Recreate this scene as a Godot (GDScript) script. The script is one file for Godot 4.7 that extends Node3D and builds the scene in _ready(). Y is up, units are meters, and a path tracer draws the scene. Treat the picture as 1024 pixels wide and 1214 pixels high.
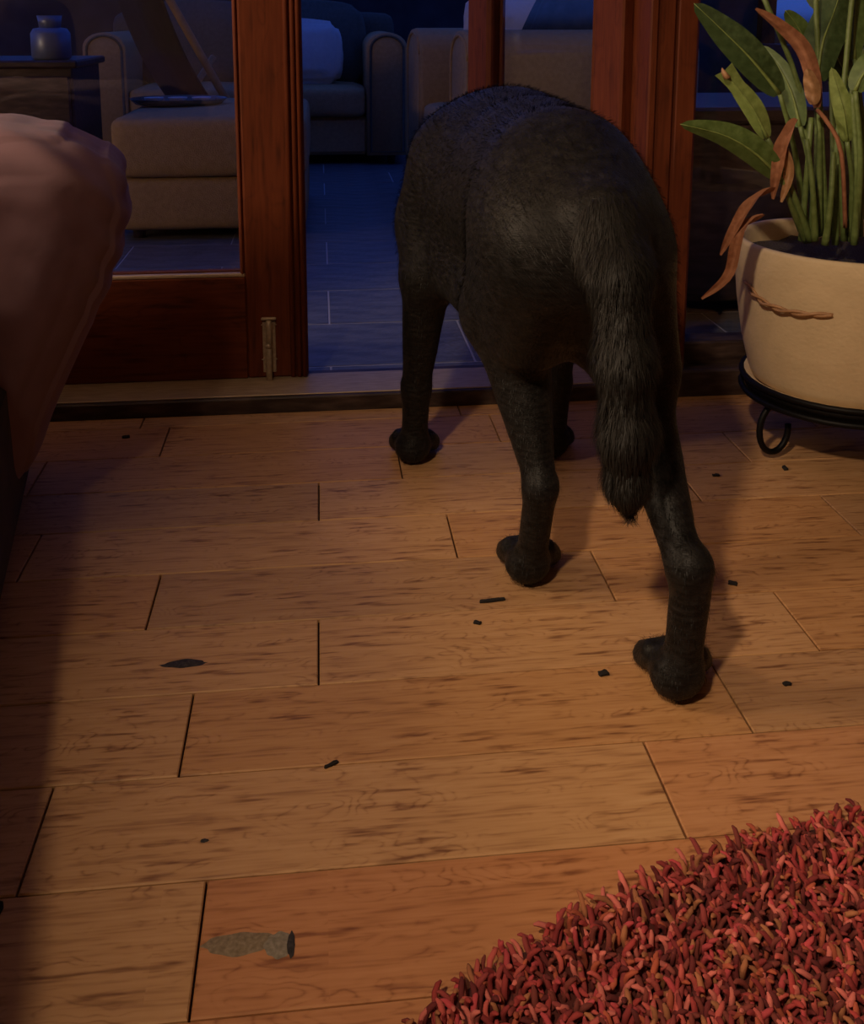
extends Node3D
# A black dog seen from behind at an open glazed door between a warm lit living room and a dusky blue conservatory.

var rng := RandomNumberGenerator.new()
var used := {}
var M := {}

# ---------------------------------------------------------------- naming and tagging
func numbered(parent: Node, called: String) -> String:
	var key := str(parent.get_instance_id()) + called
	var n: int = used.get(key, 0)
	used[key] = n + 1
	return called if n == 0 else "%s_%03d" % [called, n]

func obj(called: String, mesh: Mesh, mat: Material, parent: Node = self) -> MeshInstance3D:
	var o := MeshInstance3D.new()
	o.mesh = mesh
	o.material_override = mat
	o.name = numbered(parent, called)
	parent.add_child(o, true)
	return o

func tag(o: Node, label: String, category: String, group := "") -> void:
	o.set_meta("label", label)
	o.set_meta("category", category)
	if group != "":
		o.set_meta("group", group)

func thing(called: String, label: String, category: String, at := Vector3.ZERO, turn := 0.0, group := "") -> Node3D:
	var o := Node3D.new()
	o.name = numbered(self, called)
	add_child(o, true)
	o.position = at
	o.rotation.y = turn
	tag(o, label, category, group)
	return o

func structure(called: String, at := Vector3.ZERO, turn := 0.0) -> Node3D:
	var o := Node3D.new()
	o.name = called
	add_child(o, true)
	o.position = at
	o.rotation.y = turn
	o.set_meta("kind", "structure")
	return o

# ---------------------------------------------------------------- mesh helpers
class MB:
	var st := SurfaceTool.new()
	func _init(smooth := false) -> void:
		st.begin(Mesh.PRIMITIVE_TRIANGLES)
		st.set_smooth_group(0 if smooth else -1)
	func tri(a: Vector3, b: Vector3, c: Vector3) -> void:
		for p: Vector3 in [a, b, c]:
			st.set_uv(Vector2(p.x, p.z))
			st.add_vertex(p)
	func quad(a: Vector3, b: Vector3, c: Vector3, d: Vector3) -> void:
		tri(a, b, c)
		tri(a, c, d)
	# a polygon turned so that its front looks away from the centre
	func face(ps: Array, centre: Vector3) -> void:
		var n: Vector3 = (ps[1] - ps[0]).cross(ps[2] - ps[0])
		if n.dot(ps[0] - centre) > 0:
			ps.reverse()
		for i in range(1, ps.size() - 1):
			tri(ps[0], ps[i], ps[i + 1])
	func box(c: Vector3, s: Vector3, bev := 0.003, b := Basis()) -> MB:
		var h := s / 2
		bev = minf(bev, minf(h.x, minf(h.y, h.z)) * 0.9)
		var g := func(sx: float, sy: float, sz: float, ax: int) -> Vector3:
			var p := Vector3(sx * h.x, sy * h.y, sz * h.z)
			for k in 3:
				if k != ax:
					p[k] -= signf(p[k]) * bev
			return c + b * p
		for ax in 3:
			var u := (ax + 1) % 3
			var w := (ax + 2) % 3
			for s1: float in [-1.0, 1.0]:
				var ps := []
				for q: Array in [[-1, -1], [1, -1], [1, 1], [-1, 1]]:
					var v := Vector3.ZERO
					v[ax] = s1
					v[u] = q[0]
					v[w] = q[1]
					ps.append(g.call(v.x, v.y, v.z, ax))
				face(ps, c)
				for s2: float in [-1.0, 1.0]:   # the chamfer between faces ax and u, along w
					var v1 := Vector3.ZERO
					v1[ax] = s1
					v1[u] = s2
					var v2 := v1
					v1[w] = -1
					v2[w] = 1
					face([g.call(v1.x, v1.y, v1.z, ax), g.call(v2.x, v2.y, v2.z, ax), g.call(v2.x, v2.y, v2.z, u), g.call(v1.x, v1.y, v1.z, u)], c)
		for sx: float in [-1.0, 1.0]:
			for sy: float in [-1.0, 1.0]:
				for sz: float in [-1.0, 1.0]:
					face([g.call(sx, sy, sz, 0), g.call(sx, sy, sz, 1), g.call(sx, sy, sz, 2)], c)
		return self
	# a swept round bar; flat squeezes it along the second axis
	func tube(ps: Array, rs: Array, sides := 8, flat := 1.0) -> MB:
		var rings := []
		var t0: Vector3 = (ps[1] - ps[0]).normalized()
		var n := t0.cross(Vector3.UP if absf(t0.y) < 0.9 else Vector3.RIGHT).normalized()
		for i in ps.size():
			var t: Vector3 = (ps[mini(i + 1, ps.size() - 1)] - ps[maxi(i - 1, 0)]).normalized()
			n = (n - t * n.dot(t)).normalized()
			var m := t.cross(n)
			var ring := []
			var r: float = rs[mini(i, rs.size() - 1)]
			for k in sides:
				var a := TAU * k / sides
				ring.append(ps[i] + (n * cos(a) + m * sin(a) * flat) * r)
			rings.append(ring)
		for i in rings.size() - 1:
			for k in sides:
				var j := (k + 1) % sides
				quad(rings[i][k], rings[i][j], rings[i + 1][j], rings[i + 1][k])
		for k in range(1, sides - 1):
			tri(rings[0][0], rings[0][k + 1], rings[0][k])
			tri(rings[-1][0], rings[-1][k], rings[-1][k + 1])
		return self
	func lathe(prof: Array, segs := 48, c := Vector3.ZERO) -> MB:
		for i in prof.size() - 1:
			for k in segs:
				var a := TAU * k / segs
				var b := TAU * (k + 1) / segs if k < segs - 1 else 0.0
				var p: Vector2 = prof[i]
				var q: Vector2 = prof[i + 1]
				var p0 := c + Vector3(p.x * cos(a), p.y, p.x * sin(a))
				var p1 := c + Vector3(p.x * cos(b), p.y, p.x * sin(b))
				var q0 := c + Vector3(q.x * cos(a), q.y, q.x * sin(a))
				var q1 := c + Vector3(q.x * cos(b), q.y, q.x * sin(b))
				if p.x < 1e-5:
					tri(p0, q0, q1)
				elif q.x < 1e-5:
					tri(p0, q0, p1)
				else:
					tri(p0, q0, q1)
					tri(p0, q1, p1)
		return self
	func done() -> ArrayMesh:
		st.generate_normals()
		return st.commit()

func box(called: String, c: Vector3, s: Vector3, mat: Material, parent: Node, bev := 0.003, b := Basis()) -> MeshInstance3D:
	return obj(called, MB.new().box(c, s, bev, b).done(), mat, parent)

func noise(s: int, f: float, oct := 3) -> FastNoiseLite:
	var n := FastNoiseLite.new()
	n.seed = s
	n.frequency = f
	n.noise_type = FastNoiseLite.TYPE_SIMPLEX_SMOOTH
	n.fractal_octaves = oct
	return n

# a padded block: a rounded box of half size h, its faces puffed out, then bent by a callable
func soft(h: Vector3, r: float, puff: float, amp: float, freq: float, sd: int, n := 14, bend = null) -> ArrayMesh:
	var nz := noise(sd, freq)
	var st := SurfaceTool.new()
	st.begin(Mesh.PRIMITIVE_TRIANGLES)
	st.set_smooth_group(0)
	var inner := h - Vector3.ONE * r
	var at := func(p: Vector3) -> Vector3:
		# p on the cube [-1, 1]; spaced so that the rounded rim gets its share of the cells
		var q := Vector3.ZERO
		for k in 3:
			q[k] = signf(p[k]) * (1.0 - pow(1.0 - absf(p[k]), 1.6)) * h[k]
		var c := q.clamp(-inner, inner)
		var d := (q - c)
		var out := d.normalized() if d.length() > 1e-6 else Vector3.ZERO
		var v := c + out * r
		var u := v / h
		v += out * puff * (1.0 - minf(1, u.x * u.x * 0.9)) * (1.0 - minf(1, u.y * u.y * 0.9)) if absf(u.z) > 0.97 else Vector3.ZERO
		v += out * puff * (1.0 - minf(1, u.x * u.x * 0.9)) * (1.0 - minf(1, u.z * u.z * 0.9)) if absf(u.y) > 0.97 else Vector3.ZERO
		v += out * puff * (1.0 - minf(1, u.y * u.y * 0.9)) * (1.0 - minf(1, u.z * u.z * 0.9)) if absf(u.x) > 0.97 else Vector3.ZERO
		v += out * amp * nz.get_noise_3dv(v)
		return bend.call(v, out) if bend != null else v
	for ax in 3:
		var u := (ax + 1) % 3
		var w := (ax + 2) % 3
		for s: float in [-1.0, 1.0]:
			var grid := []
			for i in n + 1:
				for j in n + 1:
					var p := Vector3.ZERO
					p[ax] = s
					p[u] = -1.0 + 2.0 * i / n
					p[w] = -1.0 + 2.0 * j / n
					grid.append(at.call(p))
			for i in n:
				for j in n:
					var a: Vector3 = grid[i * (n + 1) + j]
					var b: Vector3 = grid[(i + 1) * (n + 1) + j]
					var c: Vector3 = grid[(i + 1) * (n + 1) + j + 1]
					var d: Vector3 = grid[i * (n + 1) + j + 1]
					var q: Array = [a, c, b, a, d, c] if s > 0 else [a, b, c, a, c, d]
					for v: Vector3 in q:
						st.add_vertex(v)
	st.generate_normals()
	return st.commit()

# ---------------------------------------------------------------- a body as one skin: bones joined by a smooth minimum, meshed with surface nets
class BodySkin:
	var cell: float
	var lo: Vector3
	var nx: int
	var ny: int
	var nz: int
	var f: PackedFloat32Array
	func _init(c: float, low: Vector3, high: Vector3) -> void:
		cell = c
		lo = low
		var n := ((high - low) / c).ceil()
		nx = int(n.x) + 1
		ny = int(n.y) + 1
		nz = int(n.z) + 1
		f.resize(nx * ny * nz)
		f.fill(0.1)
	# a bone: from, to, radii, smoothing, width (lateral scale about the bone)
	func bone(a: Vector3, b: Vector3, ra: float, rb: float, k := 0.03, wide := 1.0) -> void:
		var R := maxf(ra, rb) * maxf(1.0, wide) + k + cell * 4
		var mn := (((a.min(b) - Vector3.ONE * R) - lo) / cell).floor()
		var mx := (((a.max(b) + Vector3.ONE * R) - lo) / cell).ceil()
		var ab := b - a
		ab.x /= wide
		var l2 := maxf(ab.length_squared(), 1e-9)
		for z in range(maxi(0, int(mn.z)), mini(nz, int(mx.z))):
			for y in range(maxi(0, int(mn.y)), mini(ny, int(mx.y))):
				var at := (z * ny + y) * nx
				for x in range(maxi(0, int(mn.x)), mini(nx, int(mx.x))):
					var p := Vector3(lo.x + x * cell - a.x, lo.y + y * cell - a.y, lo.z + z * cell - a.z)
					p.x /= wide
					var t := clampf(p.dot(ab) / l2, 0.0, 1.0)
					var d := (p - ab * t).length() - (ra + (rb - ra) * t)
					var o := f[at + x]
					var h := maxf(k - absf(d - o), 0.0)
					f[at + x] = minf(d, o) - h * h / (4.0 * k)
	func mesh(out_points: PackedVector3Array, out_normals: PackedVector3Array) -> ArrayMesh:
		var id := PackedInt32Array()
		id.resize(f.size())
		id.fill(-1)
		var P := PackedVector3Array()
		var N := PackedVector3Array()
		var off := [0, 1, nx, nx + 1, nx * ny, nx * ny + 1, nx * ny + nx, nx * ny + nx + 1]
		var v := PackedFloat32Array()
		v.resize(8)
		for z in nz - 1:
			for y in ny - 1:
				var row := (z * ny + y) * nx
				for x in nx - 1:
					if absf(f[row + x]) > cell * 2.0:
						continue
					var neg := 0
					for c in 8:
						v[c] = f[row + x + off[c]]
						if v[c] < 0.0:
							neg += 1
					if neg == 0 or neg == 8:
						continue
					var s := Vector3.ZERO
					var n := 0
					for c in 8:
						for b in 3:
							if c & (1 << b):
								continue
							var e := c | (1 << b)
							if (v[c] < 0.0) != (v[e] < 0.0):
								var t := v[c] / (v[c] - v[e])
								var q := Vector3(c & 1, (c >> 1) & 1, (c >> 2) & 1)
								q[b] += t
								s += q
								n += 1
					id[row + x] = P.size()
					P.append(lo + (Vector3(x, y, z) + s / n) * cell)
					N.append(Vector3(v[1] + v[3] + v[5] + v[7] - v[0] - v[2] - v[4] - v[6], v[2] + v[3] + v[6] + v[7] - v[0] - v[1] - v[4] - v[5], v[4] + v[5] + v[6] + v[7] - v[0] - v[1] - v[2] - v[3]).normalized())
		var I := PackedInt32Array()
		var step := [1, nx, nx * ny]
		for z in range(1, nz - 1):
			for y in range(1, ny - 1):
				var row := (z * ny + y) * nx
				for x in range(1, nx - 1):
					var at := row + x
					if absf(f[at]) > cell * 2.0:
						continue
					for b in 3:
						var inside := f[at] < 0.0
						if inside == (f[at + step[b]] < 0.0):
							continue
						var u: int = step[(b + 1) % 3]
						var w: int = step[(b + 2) % 3]
						var q := [id[at], id[at - u], id[at - u - w], id[at - w]]
						if q.has(-1):
							continue
						if inside:
							I.append_array([q[0], q[2], q[1], q[0], q[3], q[2]])
						else:
							I.append_array([q[0], q[1], q[2], q[0], q[2], q[3]])
		out_points.append_array(P)
		out_normals.append_array(N)
		var arr := []
		arr.resize(Mesh.ARRAY_MAX)
		arr[Mesh.ARRAY_VERTEX] = P
		arr[Mesh.ARRAY_NORMAL] = N
		arr[Mesh.ARRAY_INDEX] = I
		var m := ArrayMesh.new()
		m.add_surface_from_arrays(Mesh.PRIMITIVE_TRIANGLES, arr)
		return m

# ---------------------------------------------------------------- textures and materials
# grey bytes of a seamless noise, stretched along u
func streaks(w: int, h: int, narrow: int, s: int, f: float, oct := 4) -> PackedByteArray:
	var im := noise(s, f, oct).get_seamless_image(narrow, h)
	im.convert(Image.FORMAT_L8)
	im.resize(w, h, Image.INTERPOLATE_CUBIC)
	return im.get_data()

# wood with its grain along u: three tones, fine streaks, blotches and cathedral rings
func wood_image(w: int, h: int, s: int, dark: Color, mid: Color, pale: Color, rings: float) -> Image:
	var a := streaks(w, h, w / 16, s, 0.045)
	var b := streaks(w, h, w / 5, s + 1, 0.02)
	var c := streaks(w, h, w / 2, s + 2, 0.008)
	var e := streaks(w, h, w / 16, s + 3, 0.16, 2)
	var g := streaks(w, h, w / 6, s + 4, 0.07, 3)
	var out := PackedByteArray()
	out.resize(w * h * 3)
	for i in w * h:
		var ring := absf(fposmod(c[i] / 255.0 * rings, 1.0) - 0.5) * 2.0
		ring = ring * ring * ring
		var t := a[i] / 255.0 * 0.30 + b[i] / 255.0 * 0.22 + e[i] / 255.0 * 0.40 + g[i] / 255.0 * 0.26 - 0.02
		t = clampf(t - ring * 0.8 * maxf(0.0, b[i] / 255.0 - 0.36) - maxf(0.0, 0.42 - g[i] / 255.0) * 1.05 * clampf((c[i] / 255.0 - 0.46) * 5.0, 0.0, 1.0), 0.0, 1.0)
		var col := dark.lerp(mid, t * 2.0) if t < 0.5 else mid.lerp(pale, t * 2.0 - 1.0)
		out[i * 3] = int(col.r * 255.0)
		out[i * 3 + 1] = int(col.g * 255.0)
		out[i * 3 + 2] = int(col.b * 255.0)
	return Image.create_from_data(w, h, false, Image.FORMAT_RGB8, out)

func mat(c: Color, rough := 0.6, metal := 0.0) -> StandardMaterial3D:
	var m := StandardMaterial3D.new()
	m.albedo_color = c
	m.roughness = rough
	m.metallic = metal
	return m

func noisy(c: Color, rough: float, spread: float, scale: Vector3, s: int, bump := 0.0, freq := 0.02) -> StandardMaterial3D:
	var m := mat(Color.WHITE, rough)
	var ramp := Gradient.new()
	ramp.set_color(0, c.darkened(spread))
	ramp.set_color(1, c.lightened(spread * 0.6))
	var t := NoiseTexture2D.new()
	t.width = 256
	t.height = 256
	t.seamless = true
	t.noise = noise(s, freq, 5)
	t.color_ramp = ramp
	m.albedo_texture = t
	m.uv1_triplanar = true
	m.uv1_scale = scale
	if bump > 0.0:
		var b := NoiseTexture2D.new()
		b.width = 256
		b.height = 256
		b.seamless = true
		b.as_normal_map = true
		b.bump_strength = 6.0
		b.noise = noise(s + 7, freq * 5.0, 4)
		m.normal_enabled = true
		m.normal_texture = b
		m.normal_scale = bump
	return m

func materials() -> void:
	var fl := ImageTexture.create_from_image(wood_image(1024, 512, 11, Color(0.46, 0.31, 0.20), Color(0.70, 0.53, 0.36), Color(0.76, 0.60, 0.43), 8.0))
	var tones := [Color(1, 1, 1), Color(0.97, 0.94, 0.90), Color(0.98, 0.89, 0.86), Color(0.92, 0.92, 0.93), Color(0.98, 0.92, 0.91)]
	for i in tones.size():
		var m := mat(tones[i], 0.5)
		m.albedo_texture = fl
		m.metallic_specular = 0.35
		M["plank%d" % i] = m
	var di := wood_image(512, 512, 31, Color(0.28, 0.13, 0.07), Color(0.39, 0.185, 0.10), Color(0.46, 0.235, 0.13), 5.0)
	var along := mat(Color.WHITE, 0.6)
	along.metallic_specular = 0.3
	along.albedo_texture = ImageTexture.create_from_image(di)
	along.uv1_triplanar = true
	along.uv1_scale = Vector3(1.2, 1.6, 1.6)
	M.rail = along
	var di2: Image = di.duplicate()
	di2.rotate_90(CLOCKWISE)
	var up := mat(Color.WHITE, 0.6)
	up.metallic_specular = 0.3
	up.albedo_texture = ImageTexture.create_from_image(di2)
	up.uv1_triplanar = true
	up.uv1_scale = Vector3(1.6, 1.2, 1.6)
	M.stile = up
	M.dark_wood = noisy(Color(0.17, 0.09, 0.06), 0.5, 0.3, Vector3(2, 8, 8), 41)
	M.grout = mat(Color(0.16, 0.09, 0.05), 0.9)
	M.seam = mat(Color(0.05, 0.045, 0.04), 0.9)
	M.tile = noisy(Color(0.40, 0.41, 0.44), 0.45, 0.2, Vector3(1.5, 1, 6), 51, 0.15)
	M.tile_grout = mat(Color(0.72, 0.72, 0.74), 0.9)
	M.wall = noisy(Color(0.62, 0.52, 0.42), 0.9, 0.06, Vector3(1, 1, 1), 61)
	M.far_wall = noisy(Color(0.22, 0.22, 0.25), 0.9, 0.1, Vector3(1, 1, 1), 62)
	M.ceiling = mat(Color(0.8, 0.76, 0.7), 0.9)
	M.pink = noisy(Color(0.47, 0.345, 0.385), 0.85, 0.08, Vector3(2, 2, 2), 71, 0.0)
	M.pink.rim_enabled = true
	M.pink.rim = 0.12
	M.base_dark = noisy(Color(0.10, 0.05, 0.04), 0.75, 0.2, Vector3(3, 3, 3), 72)
	M.beige = noisy(Color(0.70, 0.58, 0.41), 0.9, 0.10, Vector3(3, 3, 3), 73, 0.4, 0.05)
	M.beige_dark = noisy(Color(0.36, 0.35, 0.31), 0.9, 0.10, Vector3(3, 3, 3), 74, 0.4, 0.05)
	M.white_cloth = noisy(Color(0.85, 0.85, 0.86), 0.9, 0.05, Vector3(3, 3, 3), 75, 0.4, 0.05)
	M.navy = noisy(Color(0.05, 0.05, 0.07), 0.9, 0.2, Vector3(3, 3, 3), 76)
	M.black_cloth = noisy(Color(0.09, 0.07, 0.07), 0.95, 0.2, Vector3(3, 3, 3), 77)
	M.light_wood = noisy(Color(0.72, 0.55, 0.34), 0.6, 0.15, Vector3(3, 3, 3), 78)
	M.iron = mat(Color(0.05, 0.04, 0.04), 0.55, 0.6)
	M.steel = noisy(Color(0.68, 0.60, 0.50), 0.38, 0.15, Vector3(20, 20, 20), 79)
	M.steel.metallic = 0.35
	M.strip = noisy(Color(0.74, 0.64, 0.52), 0.5, 0.15, Vector3(3, 20, 20), 80)
	M.strip.metallic = 0.3
	M.canister = mat(Color(0.45, 0.5, 0.6), 0.4, 0.4)
	M.glass_dish = mat(Color(0.30, 0.36, 0.36), 0.25, 0.2)
	M.pot = noisy(Color(0.86, 0.76, 0.60), 0.75, 0.07, Vector3(4, 4, 4), 81, 0.12)
	M.soil = noisy(Color(0.16, 0.10, 0.07), 1.0, 0.5, Vector3(14, 14, 14), 82, 1.0, 0.08)
	var greens := {"leaf_deep": Color(0.20, 0.29, 0.12), "leaf": Color(0.32, 0.42, 0.17), "leaf_pale": Color(0.50, 0.58, 0.27), "stem": Color(0.40, 0.48, 0.22), "dry": Color(0.60, 0.36, 0.22), "dry_pale": Color(0.72, 0.52, 0.34)}
	var sd := 90
	for g: String in greens:
		sd += 1
		var m := noisy(greens[g], 0.5 if g != "dry" else 0.8, 0.22, Vector3(12, 12, 12), sd)
		m.cull_mode = BaseMaterial3D.CULL_DISABLED
		m.backlight_enabled = true
		m.backlight = greens[g] * 0.25
		M[g] = m
	var gl := mat(Color(0.1, 0.1, 0.1, 0.02), 0.02)
	gl.transparency = BaseMaterial3D.TRANSPARENCY_ALPHA
	M.glass = gl
	M.coat = noisy(Color(0.038, 0.027, 0.021), 0.47, 0.25, Vector3(3, 9, 3), 110, 0.2, 0.06)
	M.coat.metallic_specular = 0.25
	M.coat.rim_enabled = true
	M.coat.rim = 0.02
	M.hair = mat(Color(1, 1, 1), 0.55)
	M.hair.vertex_color_use_as_albedo = true
	M.hair.metallic_specular = 0.35
	M.nose = mat(Color(0.03, 0.03, 0.03), 0.3)
	M.eye = mat(Color(0.06, 0.03, 0.02), 0.1)
	M.pad = mat(Color(0.05, 0.045, 0.045), 0.8)
	M.rug_back = mat(Color(0.30, 0.10, 0.08), 1.0)
	M.yarn = mat(Color(1, 1, 1), 0.9)
	M.yarn.vertex_color_use_as_albedo = true
	M.knot = noisy(Color(0.10, 0.07, 0.05), 0.7, 0.3, Vector3(30, 30, 30), 99)
	M.knot_pale = noisy(Color(0.50, 0.45, 0.37), 0.7, 0.2, Vector3(30, 30, 30), 101)
	M.knot_grey = noisy(Color(0.50, 0.42, 0.31), 0.7, 0.2, Vector3(30, 30, 30), 100)
	M.crumb = mat(Color(0.07, 0.04, 0.03), 0.9)
	var bulb := mat(Color(1, 0.85, 0.65), 0.5)
	bulb.emission_enabled = true
	bulb.emission = Color(1.0, 0.72, 0.42)
	bulb.emission_energy_multiplier = 2.0
	M.bulb = bulb

# ================================================================ the scene
func _ready() -> void:
	rng.seed = 7
	# --- camera, sky, lights, exposure
	var cam := Camera3D.new()
	cam.name = "camera"
	add_child(cam)
	cam.position = Vector3(0, 0.75, 0)
	cam.rotation = Vector3(deg_to_rad(-10.189), deg_to_rad(-6.2775), deg_to_rad(0.1015))
	cam.projection = Camera3D.PROJECTION_FRUSTUM
	cam.near = 0.05
	cam.far = 100.0
	cam.size = 0.05 * 1214.0 / 1211.57
	cam.frustum_offset = Vector2(0, -0.05 * (607.0 - 239.7) / 1211.57)
	cam.current = true
	var env := Environment.new()
	env.background_mode = Environment.BG_SKY
	var sky := Sky.new()
	var sm := ProceduralSkyMaterial.new()
	sm.sky_top_color = Color(0.15, 0.27, 0.62)
	sm.sky_horizon_color = Color(0.17, 0.29, 0.62)
	sm.ground_bottom_color = Color(0.03, 0.03, 0.05)
	sm.ground_horizon_color = Color(0.05, 0.06, 0.12)
	sm.sky_energy_multiplier = 1.0
	sky.sky_material = sm
	env.sky = sky
	env.background_energy_multiplier = 1.25
	env.tonemap_mode = Environment.TONE_MAPPER_LINEAR
	env.tonemap_exposure = 1.0
	env.sdfgi_enabled = true
	env.ssao_enabled = true
	env.ssil_enabled = true
	var we := WorldEnvironment.new()
	we.name = "world_environment"
	we.environment = env
	add_child(we)
	materials()
	lamp(Vector3(-1.35, 1.08, -1.12), 0.15, 1.35, "white globe pendant lamp glowing above the pink sofa")
	table_lamp(Vector3(-2.3, 0, -2.3), 0.42)
	spot_lamp(Vector3(-0.6, 1.9, 0.38), Vector3(0.78, 0.1, -1.05), 3.15)
	# --- the setting
	room()
	floor_planks()
	conservatory()
	doors()
	# --- the objects, large first
	dog()
	pink_sofa()
	rug()
	plant()
	furniture()
	crumbs()

func lamp(at: Vector3, r: float, energy: float, label: String) -> void:
	var t := thing("pendant_lamp", label, "lamp", at)
	obj("ceiling_rose", MB.new(true).lathe([Vector2(0, 2.45 - at.y), Vector2(0.05, 2.45 - at.y), Vector2(0.05, 2.44 - at.y), Vector2(0.012, 2.415 - at.y), Vector2(0, 2.415 - at.y)], 28).done(), M.iron, t)
	obj("cord", MB.new(true).tube([Vector3(0, r - 0.01, 0), Vector3(0, 2.43 - at.y, 0)], [0.004], 8).done(), M.iron, t)
	var s := SphereMesh.new()
	s.radius = r
	s.height = 2 * r
	obj("bulb", s, M.bulb, t)
	var l := OmniLight3D.new()
	l.name = "lamp_light"
	t.add_child(l)
	l.light_color = Color(1.0, 0.88, 0.74)
	l.light_energy = energy
	l.light_size = r
	l.omni_range = 12.0
	l.omni_attenuation = 2.0
	l.shadow_enabled = true

# a low lamp on the conservatory floor, out of the frame to the left
func table_lamp(at: Vector3, energy: float) -> void:
	var t := thing("floor_lamp", "low globe lamp standing on the conservatory floor beside the left wall", "lamp", at)
	obj("base", MB.new(true).lathe([Vector2(0, 0.03), Vector2(0.04, 0.03), Vector2(0.11, 0.015), Vector2(0.12, 0.0), Vector2(0, 0)], 32).done(), M.iron, t)
	obj("pole", MB.new(true).tube([Vector3(0, 0.02, 0), Vector3(0, 0.64, 0)], [0.012], 12).done(), M.iron, t)
	var s := SphereMesh.new()
	s.radius = 0.1
	s.height = 0.2
	var b := obj("bulb", s, M.bulb, t)
	b.position.y = 0.72
	var l := OmniLight3D.new()
	l.name = "lamp_light"
	t.add_child(l)
	l.position.y = 0.72
	l.light_color = Color(1.0, 0.84, 0.64)
	l.light_energy = energy
	l.light_size = 0.1
	l.omni_range = 12.0
	l.omni_attenuation = 2.0
	l.shadow_enabled = true

# a ceiling spotlight: a little open can on a stem, its bulb in the mouth
func spot_lamp(at: Vector3, to: Vector3, energy: float) -> void:
	var t := thing("spot_lamp", "small black ceiling spotlight turned towards the plant and the dog", "lamp", at)
	obj("stem", MB.new(true).tube([Vector3(0, 0.05, 0), Vector3(0, 2.45 - at.y, 0)], [0.008], 10).done(), M.iron, t)
	var d := (to - at).normalized()
	var can := obj("can", MB.new(true).lathe([Vector2(0.0, 0.10), Vector2(0.040, 0.09), Vector2(0.052, 0.0), Vector2(0.062, -0.05), Vector2(0.059, -0.05), Vector2(0.049, 0.0), Vector2(0.036, 0.084), Vector2(0.0, 0.09)], 28).done(), M.iron, t)
	can.basis = Basis(Quaternion(Vector3.DOWN, d))
	var s := SphereMesh.new()
	s.radius = 0.03
	s.height = 0.06
	var b := obj("bulb", s, M.bulb, t)
	b.position = d * 0.01
	var l := SpotLight3D.new()
	l.name = "spot_light"
	t.add_child(l)
	l.position = d * 0.06
	l.basis = Basis.looking_at(d)
	l.light_color = Color(1.0, 0.88, 0.74)
	l.light_energy = energy
	l.light_size = 0.06
	l.spot_range = 12.0
	l.spot_attenuation = 2.0
	l.spot_angle = 31.0
	l.spot_angle_attenuation = 1.0
	l.shadow_enabled = true

# ---------------------------------------------------------------- room shell
func room() -> void:
	var w := structure("wall_left")
	box("plaster", Vector3(-2.75, 1.2, -0.2), Vector3(0.1, 2.6, 3.7), M.wall, w)
	w = structure("wall_right")
	box("plaster", Vector3(2.25, 1.2, -0.2), Vector3(0.1, 2.6, 3.7), M.wall, w)
	w = structure("wall_back")
	box("plaster", Vector3(-0.25, 1.2, 1.65), Vector3(5.1, 2.6, 0.1), M.wall, w)
	w = structure("wall_front")   # the wall round the doors
	box("plaster", Vector3(-1.79, 1.2, -1.98), Vector3(1.9, 2.6, 0.14), M.wall, w)
	box("plaster", Vector3(1.9, 1.2, -1.98), Vector3(0.7, 2.6, 0.14), M.wall, w)
	box("plaster", Vector3(0.36, 2.3, -1.98), Vector3(2.4, 0.45, 0.14), M.wall, w)
	w = structure("ceiling")
	box("plaster", Vector3(-0.25, 2.5, -0.2), Vector3(5.2, 0.1, 3.8), M.ceiling, w)

func plank_mesh(x0: float, x1: float, z0: float, z1: float) -> ArrayMesh:
	var st := SurfaceTool.new()
	st.begin(Mesh.PRIMITIVE_TRIANGLES)
	st.set_smooth_group(-1)
	var du := rng.randf()
	var dv := rng.randf()
	var b := 0.0012
	var h := 0.012
	var o := [Vector3(x0, -b, z0), Vector3(x1, -b, z0), Vector3(x1, -b, z1), Vector3(x0, -b, z1)]
	var i := [Vector3(x0 + b, 0, z0 + b), Vector3(x1 - b, 0, z0 + b), Vector3(x1 - b, 0, z1 - b), Vector3(x0 + b, 0, z1 - b)]
	var lo := []
	for p: Vector3 in o:
		lo.append(Vector3(p.x, -h, p.z))
	var q := func(a: Vector3, bb: Vector3, c: Vector3, d: Vector3) -> void:
		for p: Vector3 in [a, bb, c, a, c, d]:
			st.set_uv(Vector2((p.x - x0) / 0.9 + du, (p.z - z0) / 0.36 + dv))
			st.add_vertex(p)
	q.call(i[0], i[1], i[2], i[3])
	for k in 4:
		var j := (k + 1) % 4
		q.call(o[k], o[j], i[j], i[k])
		q.call(lo[k], lo[j], o[j], o[k])
	st.generate_normals()
	return st.commit()

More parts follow.
